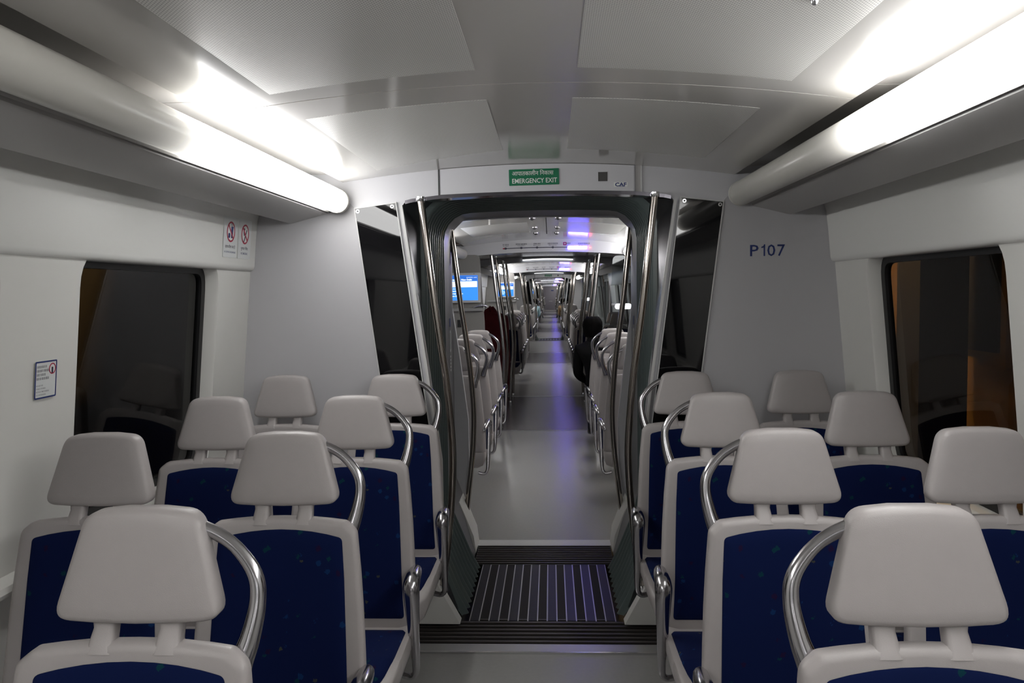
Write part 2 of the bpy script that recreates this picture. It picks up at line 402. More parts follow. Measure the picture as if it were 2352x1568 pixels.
# ------------------------------------------------------------------ end wall with gangway opening
edge = [(.604, 1.918), (.552, 1.53), (.500, 1.15), (.452, .75), (.452, .50), (.485, .22), (.45, 0)]      # half opening, top to floor
top_c = [(0, 1.966), (.20, 1.964), (.43, 1.955), (.560, 1.941), (.592, 1.934)]
def end_plate(y0, y1, name):
    r = [(0, 2.12), (1.42, 2.12), (1.42, 0)] + edge[::-1] + top_c[::-1]
    l = [(-x, z) for x, z in r]
    mb = MB(); mb.prism_y(r, y0, y1); mb.prism_y(l, y0, y1)
    return struct(mb.build(name, 'header', None, 30))
end_plate(YE, YE+.05, 'wall_end')
for s, n in ((-1, 'left'), (1, 'right')):
    g = [(.846, 1.935), (.826, 1.912), (.729, 1.15), (.645, .48), (.60, .19), (.60, .0), (1.42, 0), (1.42, 2.06), (1.14, 2.06), (.95, 2.0)]
    struct(MB().prism_y([(s*x, z) for x, z in g], YE-.006, YE+.001).build('trim_end_panel_'+n, 'endwall', None, 30))
    # dark glass pane with light edging and screws
    gl = [(.631, 1.932), (.824, 1.908), (.727, 1.15), (.640, .48), (.445, .48), (.530, 1.15)]
    root = empty('dark_glass_panel', (s*.64, YE, .48), label='tall black glass panel %s of the gangway with screwed corners' % n, cat='glass panel', group='black glass panels beside the gangway')
    q = [(s*(x)-s*.64, z-.48) for x, z in gl]
    MB().prism_y(inset(q, .004), -.011, 0).build('pane', 'blackglass', root, 30)
    pe = [(x, z) for x, z in q]; pi = inset(q, .0045)
    mb = MB(); mb.rings([[(x, -.001, z) for x, z in pe], [(x, -.013, z) for x, z in pe], [(x, -.013, z) for x, z in pi], [(x, -.001, z) for x, z in pi], [(x, -.001, z) for x, z in pe]], True, False, False)
    mb.build('edging', 'frame_white', root, 30)
    for (x, z) in ((.650, 1.912), (.806, 1.893)):
        c = [(s*x-s*.64+a, z-.48+b) for a, b in circle(.0085, 14)]
        c2 = [(s*x-s*.64+a, z-.48+b) for a, b in circle(.004, 10)]
        w = MB().prism_y(c, -.0145, -.010).build('screw', 'chrome', root, 30); MB().prism_y(c2, -.0155, -.0140).build('socket', 'gap', w, 30)
    # bright frame strip along the opening
    e = [(.604, 1.918)] + edge[1:6]; st = [(x, z) for x, z in e] + [(x+.013, z) for x, z in e[::-1]]
    struct(MB().prism_y([(s*x, z) for x, z in st], YE-.016, YE+.02).build('trim_doorframe_'+n, 'frame_white', None, 30))
# header plate with joints
hb = [(-.430+.86*i/12) for i in range(13)]
hp = [(x, 1.968-.045*x*x) for x in hb] + [(x, zc(x)-.002) for x in hb[::-1]]
hd = empty('header_panel', (0, YE, 1.96), label='white arched header panel carrying the green sign above the gangway', cat='panel')
MB().prism_y([(x, z-1.96) for x, z in hp], -.012, .0).build('face', 'header', hd, 30)
for x0, x1, m in ((-.441, -.436, 'gap'), (.437, .460, 'duct')):
    MB().prism_y([(x0, -.004), (x1, -.004), (x1, .125), (x0, .125)], -.006 if m == 'gap' else -.004, .002).build('joint', m, hd, 30)
MB().prism_y([(.460, -.004), (.465, -.004), (.465, .125), (.460, .125)], -.008, .002).build('joint', 'frame_white', hd, 30)
MB().box((.272, -.0135, .045), (.313, -.010, .085)).build('sensor_window', 'plastic_dark', hd, 30)
# chrome lip below the header
lip = [(x, z) for x, z in [(-x, z) for x, z in top_c[::-1]] + top_c[1:]]
struct(MB().prism_y([(x, z-.012) for x, z in lip] + [(x, z+.004) for x, z in lip[::-1]], YE-.010, YE+.075).build('trim_lip', 'lip_metal', None, 40))
# exit sign
sg = empty('exit_sign', (-.012, YE-.0135, 2.029), FACE, 'green emergency exit sign with white lettering on the header', 'sign'); sg.rotation_euler = (math.pi/2, -.012, 0)
plate(rrect(.222, .071, .003), 0, .003, 'board', 'green', sg)
text('आपातकालीन िनकास', .0260, 'white_print', sg, -.097, .0085, .0034, bold=.006, fit=.184)
text('EMERGENCY EXIT', .0290, 'white_print', sg, -.097, -.0255, .0034, bold=.012, fit=.199)
# maker's plate
cf = empty('maker_plate', (.371, YE-.0125, 1.989), FACE, 'small white plate with dark blue logo on the header', 'sign')
plate(rrect(.062, .020, .003), 0, .002, 'board', 'white_print', cf)
text('CAF', .0225, 'navy_print', cf, 0, -.008, .0024, 'CENTER', bold=.035, sx=1.22)
plate([(-.004, -.0095), (.018, -.0095), (.018, -.0075), (-.004, -.0075)], .0020, .0026, 'bar', 'navy_print', cf)
# P107
pn = empty('car_number', (1.015, YE-.0065, 1.664), FACE, 'dark blue car number lettering on the right end wall', 'lettering')
for ch, x, w in (('P', -.077, .037), ('0', -.002, .035), ('7', .042, .033)):
    text(ch, .0720, 'navy_print', pn, x, 0, .0006, bold=.006, fit=w)
plate([(x+.004, z) for x, z in [(-.022, 0), (-.0155, 0), (-.0155, .0515), (-.0200, .0515), (-.0225, .0445), (-.032, .040), (-.032, .0350), (-.022, .0370)]], .0005, .0008, 'lettering', 'navy_print', pn)

# ------------------------------------------------------------------ gangway
def bellow_profile(off=0, n=5):
    w, zt, r = .52+off, 1.952+off, .15+off
    half = [(.352+off*.6, -.005), (.40+off, .085), (.50+off, .33), (w, .42), (w, 1.0), (w, 1.5)]
    half += [(w-r+r*math.cos(t*math.pi/2/n), zt-r+r*math.sin(t*math.pi/2/n)) for t in range(n+1)]
    half += [(.2, zt+.006), (0, zt+.008)]
    return half[:-1] + [(0, half[-1][1])] + [(-x, z) for x, z in half[-2::-1]]
def gangway(dy, n):
    base = 3.815
    root = empty('gangway_bellows', (0, base+dy, 0), label='dark green rubber bellows tunnel between the first two cars' if n == 0 else ('rubber bellows tunnel seen far down the aisle, %s gangway' % ('second', 'third')[n-1]), cat='bellows', group='gangway bellows')
    fold_me = None; p = .072
    for k in range(10):
        if fold_me is None:
            st = [(0, .048), (.014, .040), (.022, .012), (.030, .002), (.036, .0), (.042, .002), (.050, .012), (.058, .040), (.072, .048)]
            o = MB().rings([[(x, y, z) for x, z in bellow_profile(d)] for y, d in st], False).build('fold', 'rubber', root, 50); fold_me = o.data
        else:
            o = bpy.data.objects.new('fold', fold_me); C.objects.link(o); o.parent = root; o.location = (0, k*p, 0)
    return root
gangway(0, 0)
def reveal(y0, y1, prof0, prof1, name, m):
    # surface between two half profiles given floor-to-top, mirrored
    f = lambda p, y: [(x, y, z) for x, z in p] + [(-x, y, z) for x, z in p[-2::-1]]
    return struct(MB().rings([f(prof0, y0), f(prof1, y1)], False).build(name, m, None, 40))
fp = [(.45, 0), (.485, .22), (.452, .50), (.452, .75), (.500, 1.15), (.552, 1.53), (.604, 1.90), (.600, 1.925), (.592, 1.934), (.43, 1.955), (.2, 1.964), (0, 1.966)]
bp_ = [(.39, 0), (.47, .22), (.535, .50), (.54, .75), (.545, 1.15), (.545, 1.53), (.545, 1.83), (.530, 1.90), (.46, 1.962), (.43, 1.97), (.2, 1.975), (0, 1.976)]
reveal(YE+.002, 3.83, fp, bp_, 'trim_reveal', 'steel_dark')
fp2 = [(.40, 0), (.45, .18), (.53, .40), (.535, .75), (.535, 1.15), (.535, 1.53), (.535, 1.83), (.525, 1.89), (.46, 1.955), (.43, 1.963), (.2, 1.97), (0, 1.972)]
reveal(4.53, 4.97, fp2, fp2, 'trim_reveal', 'plastic_mid')
end_plate(4.96, 5.0, 'wall_end')
# floor of the gangway
struct(MB().box((-1.42, 3.394, -.06), (1.42, 3.482, .004)).build('trim_threshold', 'alu', None, 0))
struct(MB().box((-1.42, 3.388, -.02), (1.42, 3.398, .009)).build('trim_threshold_edge', 'chrome', None, 0))
def ramp(y0, y1, half, nrib, label, name='ribbed_ramp'):
    r = empty(name, (0, y0, 0), label=label, cat='ramp')
    MB().box((-half, 0, -.05), (half, y1-y0, .002)).build('plate', 'rubber_floor', r, 0)
    p = (y1-y0)/nrib; me = None
    for k in range(nrib):
        if me is None:
            me = MB().prism_y([(-half+.004, .001), (half-.004, .001), (half-.006, .008), (-half+.006, .008)], 0, p*.34).build('rib', 'rib', r, 0, (0, p*.3, 0)).data
        else:
            o = bpy.data.objects.new('rib', me); C.objects.link(o); o.parent = r; o.location = (0, p*(k+.3), 0)
    return r
ramp(3.484, 3.732, .70, 6, 'black ribbed ramp at the near end of the gangway')
ramp(4.53, 4.872, .392, 9, 'black ribbed ramp at the far end of the gangway')
br = empty('bridge_plate', (0, 3.735, 0), label='dark slatted bridge plate on the gangway floor between the ribbed ramps', cat='bridge plate')
MB().box((-.34, 0, -.05), (.34, .793, .0025)).build('bed', 'alu', br, 0)
NS = 15; sw = .676/NS; me = {}
for k in range(NS):
    m = 'slat_blue' if k % 2 == 0 else 'slat_brown'
    x = -.338 + sw*k
    if m not in me:
        me[m] = MB().box((.0028, .002, -.004), (sw-.0028, .790, .0045)).build('slat', m, br, 0, (x, 0, 0)).data
    else:
        o = bpy.data.objects.new('slat', me[m]); C.objects.link(o); o.parent = br; o.location = (x, 0, 0)
    if m == 'slat_brown':
        for yy in (.004, .775):
            MB().box((x+.004, yy, .004), (x+sw-.004, yy+.012, .0065)).build('clip', 'rib', br, 0)
struct(MB().box((-1.42, 4.874, -.06), (1.42, 4.985, .004)).build('trim_threshold', 'frame_white', None, 0))
struct(MB().box((-1.2, 3.4, -.12), (1.2, 5.0, -.06)).build('floor_gangway', 'black', None, 0))
for s in (-1, 1):
    q = [(.352, .022), (.372, .022), (.472, .205), (.90, .205), (.90, .022)]
    n = 'left' if s < 0 else 'right'
    r = empty('plinth_cover', (s*.6, 3.69, 0), label='pale wedge cover at the %s foot of the near gangway frame' % n, cat='cover')
    MB().prism_y([(s*x-s*.6, z) for x, z in q[1:]], -.04, .028).build('cover', 'wall', r, 30)
    MB().box((s*.54-s*.6-.004, -.042, .148), (s*.54-s*.6+.004, -.039, .156)).build('screw', 'gap', r, 0)
    r = empty('plinth_cover', (s*.45, 4.9, 0), label='pale wedge cover at the %s foot of the far gangway frame' % n, cat='cover')
    q = [(-.052, .004), (-.04, .10), (.04, .30), (.10, .30), (.10, .004)]
    MB().prism_y([(s*x, z) for x, z in q], -.16, .07).build('cover', 'wall', r, 30)

POLE = [(.519, 1.945), (.493, 1.72), (.465, 1.47), (.424, 1.17), (.403, .95), (.395, .79), (.403, .60), (.42, .436), (.449, .194), (.452, .17)]
def grab_pole(x_off, y, s, label, group, m='steel', r=.0165, name='grab_pole', zs=1.0, floor=False):
    root = empty(name, (s*(.45+x_off), y, 0), label=label, cat='pole', group=group)
    pts = [(s*(x-.45), 0, z) for x, z in POLE]
    if floor: pts = pts[:8] + [(s*(.43-.45), 0, .30), (s*(.44-.45), 0, .012)]
    MB().tube(spline(pts, 5), r, 12).build('tube', m, root, 60)
    for z, (px, _, pz) in ((0, pts[0]), (1, pts[-1])):
        mb = MB(); n = 14
        ring = lambda q, zz: [(px+q*math.cos(2*math.pi*k/n), q*math.sin(2*math.pi*k/n), zz) for k in range(n)]
        if z == 0: mb.rings([ring(.0175, pz-.016), ring(.0195, pz-.012), ring(.0195, pz+.006)])
        else: mb.rings([ring(.022, pz-.012), ring(.022, pz+.016), ring(.018, pz+.022)])
        mb.build('collar', 'chrome', root, 40)
    return root
for s, n in ((-1, 'left'), (1, 'right')):
    grab_pole(.0, YE-.03, s, 'bowed steel grab pole on the %s side of the near gangway frame' % n, 'gangway grab poles', 'brass_steel')
    grab_pole(.02, 4.93, s, 'bowed steel grab pole on the %s side of the far gangway frame' % n, 'gangway grab poles', 'brass_steel')
    # upright pictogram strips on the far frame
    st = empty('frame_sticker', (s*.5335, 4.80, 1.18), (math.pi/2, 0, -s*math.pi/2), 'narrow upright sticker strip on the %s side of the far gangway frame' % n, 'sticker')
    plate(rrect(.05, .05, .004, 0, .17), .0005, .0012, 'square', 'navy_print', st)
    ring_plate(rrect(.05, .13, .024, 0, .06), rrect(.026, .10, .012, 0, .06), .0005, .0012, 'loop', 'sticker', st)
    for k in range(5): plate(rrect(.034, .012, .004, 0, -.03-.02*k), .0005, .0012, 'letter', 'sticker', st)

# ------------------------------------------------------------------ seats
def seat_y(z): return -.045 + .155*(z-.95)
def pillow(outline, layers, warp, name, m, parent, smooth=50):
    rings = []
    cx0 = sum(q[0] for q in outline)/len(outline); cz0 = sum(q[1] for q in outline)/len(outline)
    hw = min(max(q[0] for q in outline)-cx0, max(q[1] for q in outline)-cz0)
    def ins(off):
        if off <= .0115: return inset(outline, off)
        p = inset(outline, .011); k = 1-(off-.011)/hw; return [(cx0+(x-cx0)*k, cz0+(z-cz0)*k) for x, z in p]
    def cap(off, d):
        p = ins(off); cx = sum(q[0] for q in p)/len(p); cz = sum(q[1] for q in p)/len(p)
        return [[warp(cx+(x-cx)*k, cz+(z-cz)*k, d) for x, z in p] for k in (.75, .5, .25, .04)]
    for off, d in layers: rings.append([warp(x, z, d) for x, z in ins(off)])
    rings = cap(*layers[0])[::-1] + rings + cap(*layers[-1])
    return MB().rings(rings).build(name, m, parent, smooth)
def arc(x0, x1, zm, dz, n=8): return [(x0+(x1-x0)*i/n, zm-dz*(2*i/n-1)**2) for i in range(n+1)]
def rads(pts, spec):            # radius only where given: {index: radius}
    return [spec.get(i, spec.get(i-len(pts), 0)) for i in range(len(pts))]
_h = arc(-.145, .145, .984, -.004, 4) + arc(.097, -.097, 1.168, .008, 3)
HR = round_poly(_h, rads(_h, {0: .026, 4: .026, 5: .040, 8: .040}), 7)
def hr_warp(x, z, d): return (x, -.037 + .2*(z-.989) + d + .35*x*x, z)
_b = [(-.226, .385), (.226, .385), (.2235, .47), (.2205, .56), (.216, .65), (.2105, .74), (.203, .83), (.1925, .925)] + arc(.165, -.165, .957, .010) + [(-.1925, .925), (-.203, .83), (-.2105, .74), (-.216, .65), (-.2205, .56), (-.2235, .47)]
BK = round_poly(_b, rads(_b, {0: .03, 1: .03, 7: .03, 8: .02, 16: .02, 17: .03}), 5)
_f = [(-.185, .430), (.185, .430), (.180, .49), (.1755, .56), (.1725, .64), (.169, .72), (.165, .81)] + arc(.158, -.158, .929, .020) + [(-.165, .81), (-.169, .72), (-.1725, .64), (-.1755, .56), (-.180, .49)]
FB = round_poly(_f, rads(_f, {0: .012, 1: .012, 7: .013, 15: .013}), 5)
def bk_warp(x, z, d): return (x, seat_y(z) + d - .25*x*x, z)
PN = round_poly([(-.205, -.545), (.205, -.545), (.226, -.40), (.222, -.085), (-.222, -.085), (-.226, -.40)], [.07, .07, .1, .02, .02, .1], 5)
CU = round_poly([(-.175, -.512), (.175, -.512), (.203, -.40), (.205, -.185), (-.205, -.185), (-.203, -.40)], [.06, .06, .1, .02, .02, .1], 5)
def droop(y): t = max(0, (-.40-y)/.145); return -.055*t*t
def pan_warp(x, y, z): return (x, y, z + droop(y) + .012*(abs(x)/.22)**4*(1 if y > -.42 else .2))
def make_seat(handle, side=1):
    """seat facing -y; origin on the floor under the headrest front; handle on side*x"""
    r = empty('train_seat')
    pillow(HR, [(.030, -.0010), (.011, 0), (.0035, .003), (0, .010), (0, .034), (.005, .044), (.014, .050), (.05, .054)], hr_warp, 'headrest', 'seat', r)
    for x in (-.056, .056):
        mb = MB()
        ring = lambda w, d, z, y: [(x+a, y+b, z) for a, b in rrect(w, d, .010, 0, 0, 3)]
        mb.rings([ring(.048, .040, .940, seat_y(.94)+.018), ring(.040, .034, .955, seat_y(.955)+.020), ring(.037, .030, .975, -.012), ring(.044, .034, 1.0, -.006)])
        mb.build('headrest_post', 'seat', r, 50)
    bs = pillow(BK, [(.040, .002), (.014, 0), (.005, .003), (0, .010), (0, .028), (.006, .040), (.03, .052), (.08, .062)], bk_warp, 'back_shell', 'seat_back' if False else 'seat', r)
    pillow(FB, [(.03, -.004), (.006, -.003), (0, 0), (0, .006)], bk_warp, 'back_pad', 'fabric', r)
    MB().tube([(x, seat_y(.70)+.0625-.25*x*x - .35*abs(x)**1.6*.0, .700-.9*(.07-abs(x))*.12) for x in (-.07, -.04, 0, .04, .07)], .0022, 6).build('rear_slot', 'gap', bs, 40)
    pn = pillow(PN, [(.05, .398), (.016, .402), (.004, .399), (0, .390), (.002, .350), (.018, .305), (.06, .285)], lambda x, y, d: pan_warp(x, y, d), 'seat_pan', 'seat', r)
    pillow(CU, [(.03, .420), (.010, .417), (.002, .408), (0, .396)], lambda x, y, d: (x, y, d + droop(y)), 'cushion', 'fabric', r)
    mb = MB(); mb.prism_z(rrect(.09, .20, .02, -side*.08, -.28), 0, .30); mb.prism_z(rrect(.16, .28, .02, -side*.08, -.28), 0, .012)
    mb.build('pedestal', 'plastic_grey', r, 40)
    if handle:
        P = [(.062, .026, 1.136), (.108, .028, 1.124), (.150, .028, 1.096), (.184, .022, 1.052), (.191, .014, 1.008), (.181, .0, .950), (.165, -.010, .905), (.158, -.012, .875)]
        R_ = [.016, .0120, .0115, .0130, .0138, .0170, .0215, .0220]
        MB().tube(spline([(side*x, y, z) for x, y, z in P], 5), lerp_list(R_, 5), 12).build('grab_handle', 'cast', r, 60)
        P = [(.214, -.075, .560), (.224, -.10, .585), (.232, -.17, .600), (.234, -.235, .600), (.234, -.262, .582), (.234, -.258, .545), (.233, -.238, .47), (.232, -.215, .39), (.231, -.190, .31), (.226, -.172, .262), (.205, -.160, .243), (.165, -.155, .252)]
        R_ = [.012, .018, .022, .026, .0275, .0255, .0215, .0175, .0135, .0115, .0110, .0110]
        MB().tube(spline([(side*x, y, z) for x, y, z in P], 5), lerp_list(R_, 5), 12).build('armrest', 'cast', r, 60)
    return r
proto = {('a', -1): make_seat(True, 1), ('a', 1): make_seat(True, -1), ('w', -1): make_seat(False, 1), ('w', 1): make_seat(False, -1)}
XA, XWIN = .634, 1.120
ORD = ['first', 'second', 'third', 'fourth', 'fifth', 'sixth', 'seventh']
used = set()
def put_seat(kind, s, y, label, group, turned=False):
    # a seat turned to face +y is the mirror side's seat rotated by half a turn
    key = (kind, -s if turned else s); src = proto[key]
    if key not in used: used.add(key); r = src
    else: r = copy_tree(src)
    r.location = (s*(XA if kind == 'a' else XWIN), y, 0); r.rotation_euler = (0, 0, math.pi if turned else 0)
    tag(r, label, 'seat', group); return r
R1, PITCH = 1.329, .7515
for i in range(4):
    for s, n in ((-1, 'left'), (1, 'right')):
        y = R1 + PITCH*i
        where = ['nearest row of the %s side, cut by the frame' % n, 'second row on the %s' % n, 'third row on the %s' % n, 'last row on the %s against the end wall' % n][i]
        put_seat('a', s, y, 'pale headrest blue fabric aisle seat, ' + where, 'seats in the near car')
        if i > 0: put_seat('w', s, y, 'pale headrest blue fabric window seat, ' + where, 'seats in the near car')
for i in range(4):
    y = 7.85 - .75*i
    for s, n in ((-1, 'left'), (1, 'right')):
        put_seat('a', s, y, 'aisle seat seen from its pale back, %s row past the gangway on the %s' % (ORD[3-i], n), 'seats facing away past the gangway', True)
        put_seat('w', s, y, 'window seat seen from its pale back, %s row past the gangway on the %s' % (ORD[3-i], n), 'seats facing away past the gangway', True)
for i in range(5):
    y = 13.15 + .76*i
    for s, n in ((-1, 'left'), (1, 'right')):
        put_seat('a', s, y, 'aisle seat of the second car, %s row after its first doors on the %s' % (ORD[i], n), 'seats between the doors of the second car')
        if i < 2: put_seat('w', s, y, 'window seat of the second car, %s row after its first doors on the %s' % (ORD[i], n), 'seats between the doors of the second car')
for i in range(5):
    y = 21.7 + .76*i
    for s, n in ((-1, 'left'), (1, 'right')):
        put_seat('a', s, y, 'small distant aisle seat on the %s before the second gangway, %s row' % (n, ORD[i]), 'seats before the second gangway on the %s' % n)

# ------------------------------------------------------------------ second car and the ones beyond
DY = 22.2
def floor_piece(y0, y1, m): return struct(MB().box((-1.42, y0, -.06), (1.42, y1, 0)).build('floor', m, None, 0))
def strip(y): return struct(MB().box((-.9, y-.012, -.01), (.9, y+.012, .003)).build('trim_floor_strip', 'alu', None, 0))
car = []
def keep(*os): car.extend(os); return os[0]
keep(floor_piece(4.987, 9.02, 'floor')); keep(floor_piece(9.02, 11.98, 'floor_dark')); keep(floor_piece(11.98, 17.57, 'floor'))
keep(floor_piece(17.57, 20.6, 'floor_dark')); keep(floor_piece(20.6, 25.59, 'floor'))
for y in (9.02, 11.98, 17.57, 20.6): keep(strip(y))
def car_walls(ya, yb, wins, wn):
    for s, n in ((-1, 'left'), (1, 'right')):
        keep(wall_side(s, ya, yb, wins, 'wall_'+n, wn + (0 if s < 0 else len(wins))))
        keep(cove(s, ya, yb, 'trim_cove_'+n)); keep(duct(s, ya, yb, 'trim_duct_'+n))
pan = lambda y0, y1: [[(s*.130, y0), (s*.678, y0), (s*.678, y1), (s*.130, y1)] for s in (-1, 1)]
keep(ceiling(5.0, 9.0, 'ceiling', pan(5.3, 6.3) + pan(6.8, 7.9)))
keep(ceiling(12.0, 17.55, 'ceiling', pan(12.4, 13.8) + pan(14.4, 15.8)))
keep(ceiling(20.62, 25.6, 'ceiling', pan(21, 22.4)))
car_walls(5.0, 8.92, [(5.35, 6.35), (6.7, 7.7)], 9)
car_walls(12.1, 17.5, [(12.5, 13.5), (13.9, 14.9), (15.3, 16.3)], 13)
car_walls(20.7, 25.6, [(21.1, 22.1), (22.5, 23.5)], 19)
def vestibule(y0, y1, k):
    # lower reflective ceiling, side doors with dark windows
    xs = [-1.2+2.4*i/12 for i in range(13)]
    lo = [(x, 2.03-.05*x*x) for x in xs]
    keep(struct(MB().prism_y(lo + [(1.3, 2.15), (-1.3, 2.15)], y0+.1, y1-.05).build('ceiling_vestibule', 'steel_dark', None, 30)))
    for s, n in ((-1, 'left'), (1, 'right')):
        def P(z, d=0): return s*(xw(z)+.02+d)
        w = MB()
        for a, b in ((y0-.1, y0+.55), (y1-.55, y1+.12)):
            w.add([(P(0), a, 0), (P(0), b, 0), (P(.77), b, .77), (P(.77), a, .77), (P(2.1), b, 2.1), (P(2.1), a, 2.1)], [(0, 1, 2, 3), (3, 2, 4, 5)])
        keep(struct(w.build('wall_vestibule_'+n, 'partition', None, 30)))
        d = empty('door_%d' % (2*k+(1 if s < 0 else 2)), (s*1.40, (y0+y1)/2, 0)); struct(d); keep(d)
        hw = (y1-y0)/2-.55
        for a, b in ((-hw, -.006), (.006, hw)):
            mb = MB(); po = [(a, 0), (b, 0), (b, 2.0), (a, 2.0)]; ho = rrect(b-a-.22, 1.05, .08, (a+b)/2, 1.25, 4)
            mb.add([(s*(-.05), a, 0), (s*(-.05), b, 0), (s*(-.05), b, .68), (s*(-.05), a, .68), (s*(-.07), b, 1.8), (s*(-.07), a, 1.8), (s*-.09, b, 2.0), (s*-.09, a, 2.0)], [(0, 1, 2, 3), (5, 4, 6, 7)])
            lf = mb.build('leaf', 'wall', d, 30)
            mb = MB(); q = rrect(b-a, 1.12, .005, (a+b)/2, 1.24, 4); qi = rrect(b-a-.16, 1.0, .09, (a+b)/2, 1.24, 4)
            mb.rings([[(s*-.05, y, z) for y, z in q], [(s*-.06, y, z) for y, z in qi], [(s*-.03, y, z) for y, z in qi]], True, False, False); mb.build('stile', 'wall', lf, 30)
            MB().rings([[(s*-.035, y, z) for y, z in qi], [(s*-.03, y, z) for y, z in qi]]).build('pane', 'blackglass', lf, 30)
for k, (a, b) in enumerate(((9.02, 11.98), (17.57, 20.6))): vestibule(a, b, k)

def arch(y, up=0):
    xs = [-1.30+2.60*i/26 for i in range(27)]
    lo = [(x, 1.953-.055*x*x) for x in xs]; hi = [(x, min(zc(x)+.03, 2.1)) for x in xs]
    return struct(MB().prism_y(lo + hi[::-1], y, y+.10).build('trim_arch', 'header', None, 30))
keep(arch(8.99)); keep(arch(17.55)); keep(arch(11.95)); keep(arch(20.6))
def route_map(y, label):
    r = empty('route_map', (0, y, 2.0), FACE, label, 'route map', 'illuminated route maps'); yy = lambda x: -.035*x*x
    pts = [(-.43+.73*i/10, yy(-.43+.73*i/10)) for i in range(11)]
    plate([(x, z-.004) for x, z in pts] + [(x, z+.004) for x, z in pts[::-1]], .001, .003, 'line', 'dark_print', r)
    plate([(-.462, yy(.45)), (-.438, yy(.45)-.010), (-.438, yy(.45)+.010)], .001, .003, 'arrow', 'red_print', r)
    names = [(-.425, 'नई िदलली', 'New Delhi'), (-.255, 'िशवाजी सटेिडयम', 'Shivaji Stadium'), (-.085, 'धौला कुआँ', 'Dhaula Kuan'), (.085, 'िदलली एरोिसटी', 'Delhi Aerocity'), (.245, 'एयरपोरट', 'Airport'), (.42, 'दवारका सेकटर २१', 'Dwarka Sector 21')]
    for i, (x, h, e) in enumerate(names):
        if i < 4:
            ring_plate([(x+a, yy(x)+b) for a, b in circle(.012, 14)], [(x+a, yy(x)+b) for a, b in circle(.006, 14)], .002, .004, 'station', 'dark_print', r)
        text(h, .020, 'dark_print', r, x, yy(x)+.036, .001, 'CENTER'); text(e, .018, 'dark_print', r, x, yy(x)+.019, .001, 'CENTER')
    plate(rrect(.034, .034, .003, .215, .036), .001, .003, 'airport_square', 'magenta', r)
    plate(rrect(.020, .005, .001, .215, .036), .003, .004, 'airport_cross', 'white_print', r); plate(rrect(.005, .020, .001, .215, .036), .003, .004, 'airport_cross', 'white_print', r)
    nl = 14; p = .205/nl; me = None
    hs = plate(rrect(.214, .036, .016, .350, -.008), .001, .006, 'display', 'led', r)
    for k in range(nl):
        x = .350-.1025+p*(k+.5)
        if me is None: me = plate(rrect(p*.6, .018, .003), .006, .008, 'led_cell', 'led_white', r); me.location = (x, -.008, 0); me = me.data
        else:
            o = bpy.data.objects.new('led_cell', me); C.objects.link(o); o.parent = r; o.location = (x, -.008, 0)
    plate([(.467, -.024), (.502, -.010), (.467, .004)], .001, .006, 'led_arrow', 'led_red', r)
    return r
rm = route_map(8.988, 'lit route map strip with red arrow on the nearest arch past the gangway'); keep(rm)
r2 = copy_tree(rm, dy=17.548-8.988, label='lit route map strip on the second arch down the aisle'); keep(r2)
# tubes in the second car
for s, segs, lab in ((-1, [(5.0, 6.2, 0), (6.2, 7.5, 1), (7.5, 8.95, 0)], 'left ceiling light tube of the second car, lit only in its middle section'),
                     (1, [(5.0, 6.3, 1), (6.3, 7.6, 1), (7.6, 8.95, 1)], 'right ceiling light tube of the second car, lit up to the first arch'),
                     (-1, [(12.1, 14.0, 0), (14.0, 15.8, 1), (15.8, 17.5, 1)], 'left ceiling light tube between the doors of the second car'),
                     (1, [(12.1, 14.0, 0), (14.0, 15.8, 0), (15.8, 17.5, 1)], 'right ceiling light tube between the doors of the second car'),
                     (-1, [(20.75, 22.4, 1), (22.4, 25.5, 0)], 'left ceiling light tube before the second gangway'),
                     (1, [(20.75, 22.4, 0), (22.4, 25.5, 1)], 'right ceiling light tube before the second gangway')):
    keep(light_tube(s, segs, lab, 'light tubes of the farther cars'))
def bar_lamp(y, label):  # thin curved white bar, its brightness set as emission
    r = empty('bar_lamp', (.02, y, 1.985), label=label, cat='lamp', group='glowing bars over the doors'); n = 10
    f = lambda h, yy: [(-.36+.72*i/n, yy, .012*(1-(2*i/n-1)**2)-h) for i in range(n+1)]
    MB().rings([f(0, -.01)+f(.012, -.01)[::-1], f(0, .02)+f(.012, .02)[::-1]]).build('diffuser', 'soft_glow', r, 30)
    MB().rings([f(-.045, -.005)+f(-.002, -.005)[::-1], f(-.045, .03)+f(-.002, .03)[::-1]]).build('housing', 'plastic_grey', r, 30); return r
keep(bar_lamp(11.93, 'slim white glowing bar over the first doors past the gangway')); keep(bar_lamp(20.5, 'slim white glowing bar over the second doors down the aisle'))
# poles
for k, y in enumerate((9.12, 9.9, 11.3, 12.15)):
    for s, n in ((-1, 'left'), (1, 'right')):
        keep(grab_pole(.075, y, s, 'tall steel floor pole on the %s by the first doors, %s from the gangway' % (n, ORD[k]), 'floor poles by the doors', 'brass_steel' if k % 2 else 'steel', .0175, floor=True))
for k, y in enumerate((17.65, 18.4, 20.0, 20.75)):
    for s, n in ((-1, 'left'), (1, 'right')):
        keep(grab_pole(.075, y, s, 'thin distant floor pole on the %s by the second doors, %s from the camera' % (n, ORD[k]), 'floor poles by the second doors on the %s' % n, 'brass_steel', .0175, floor=True))
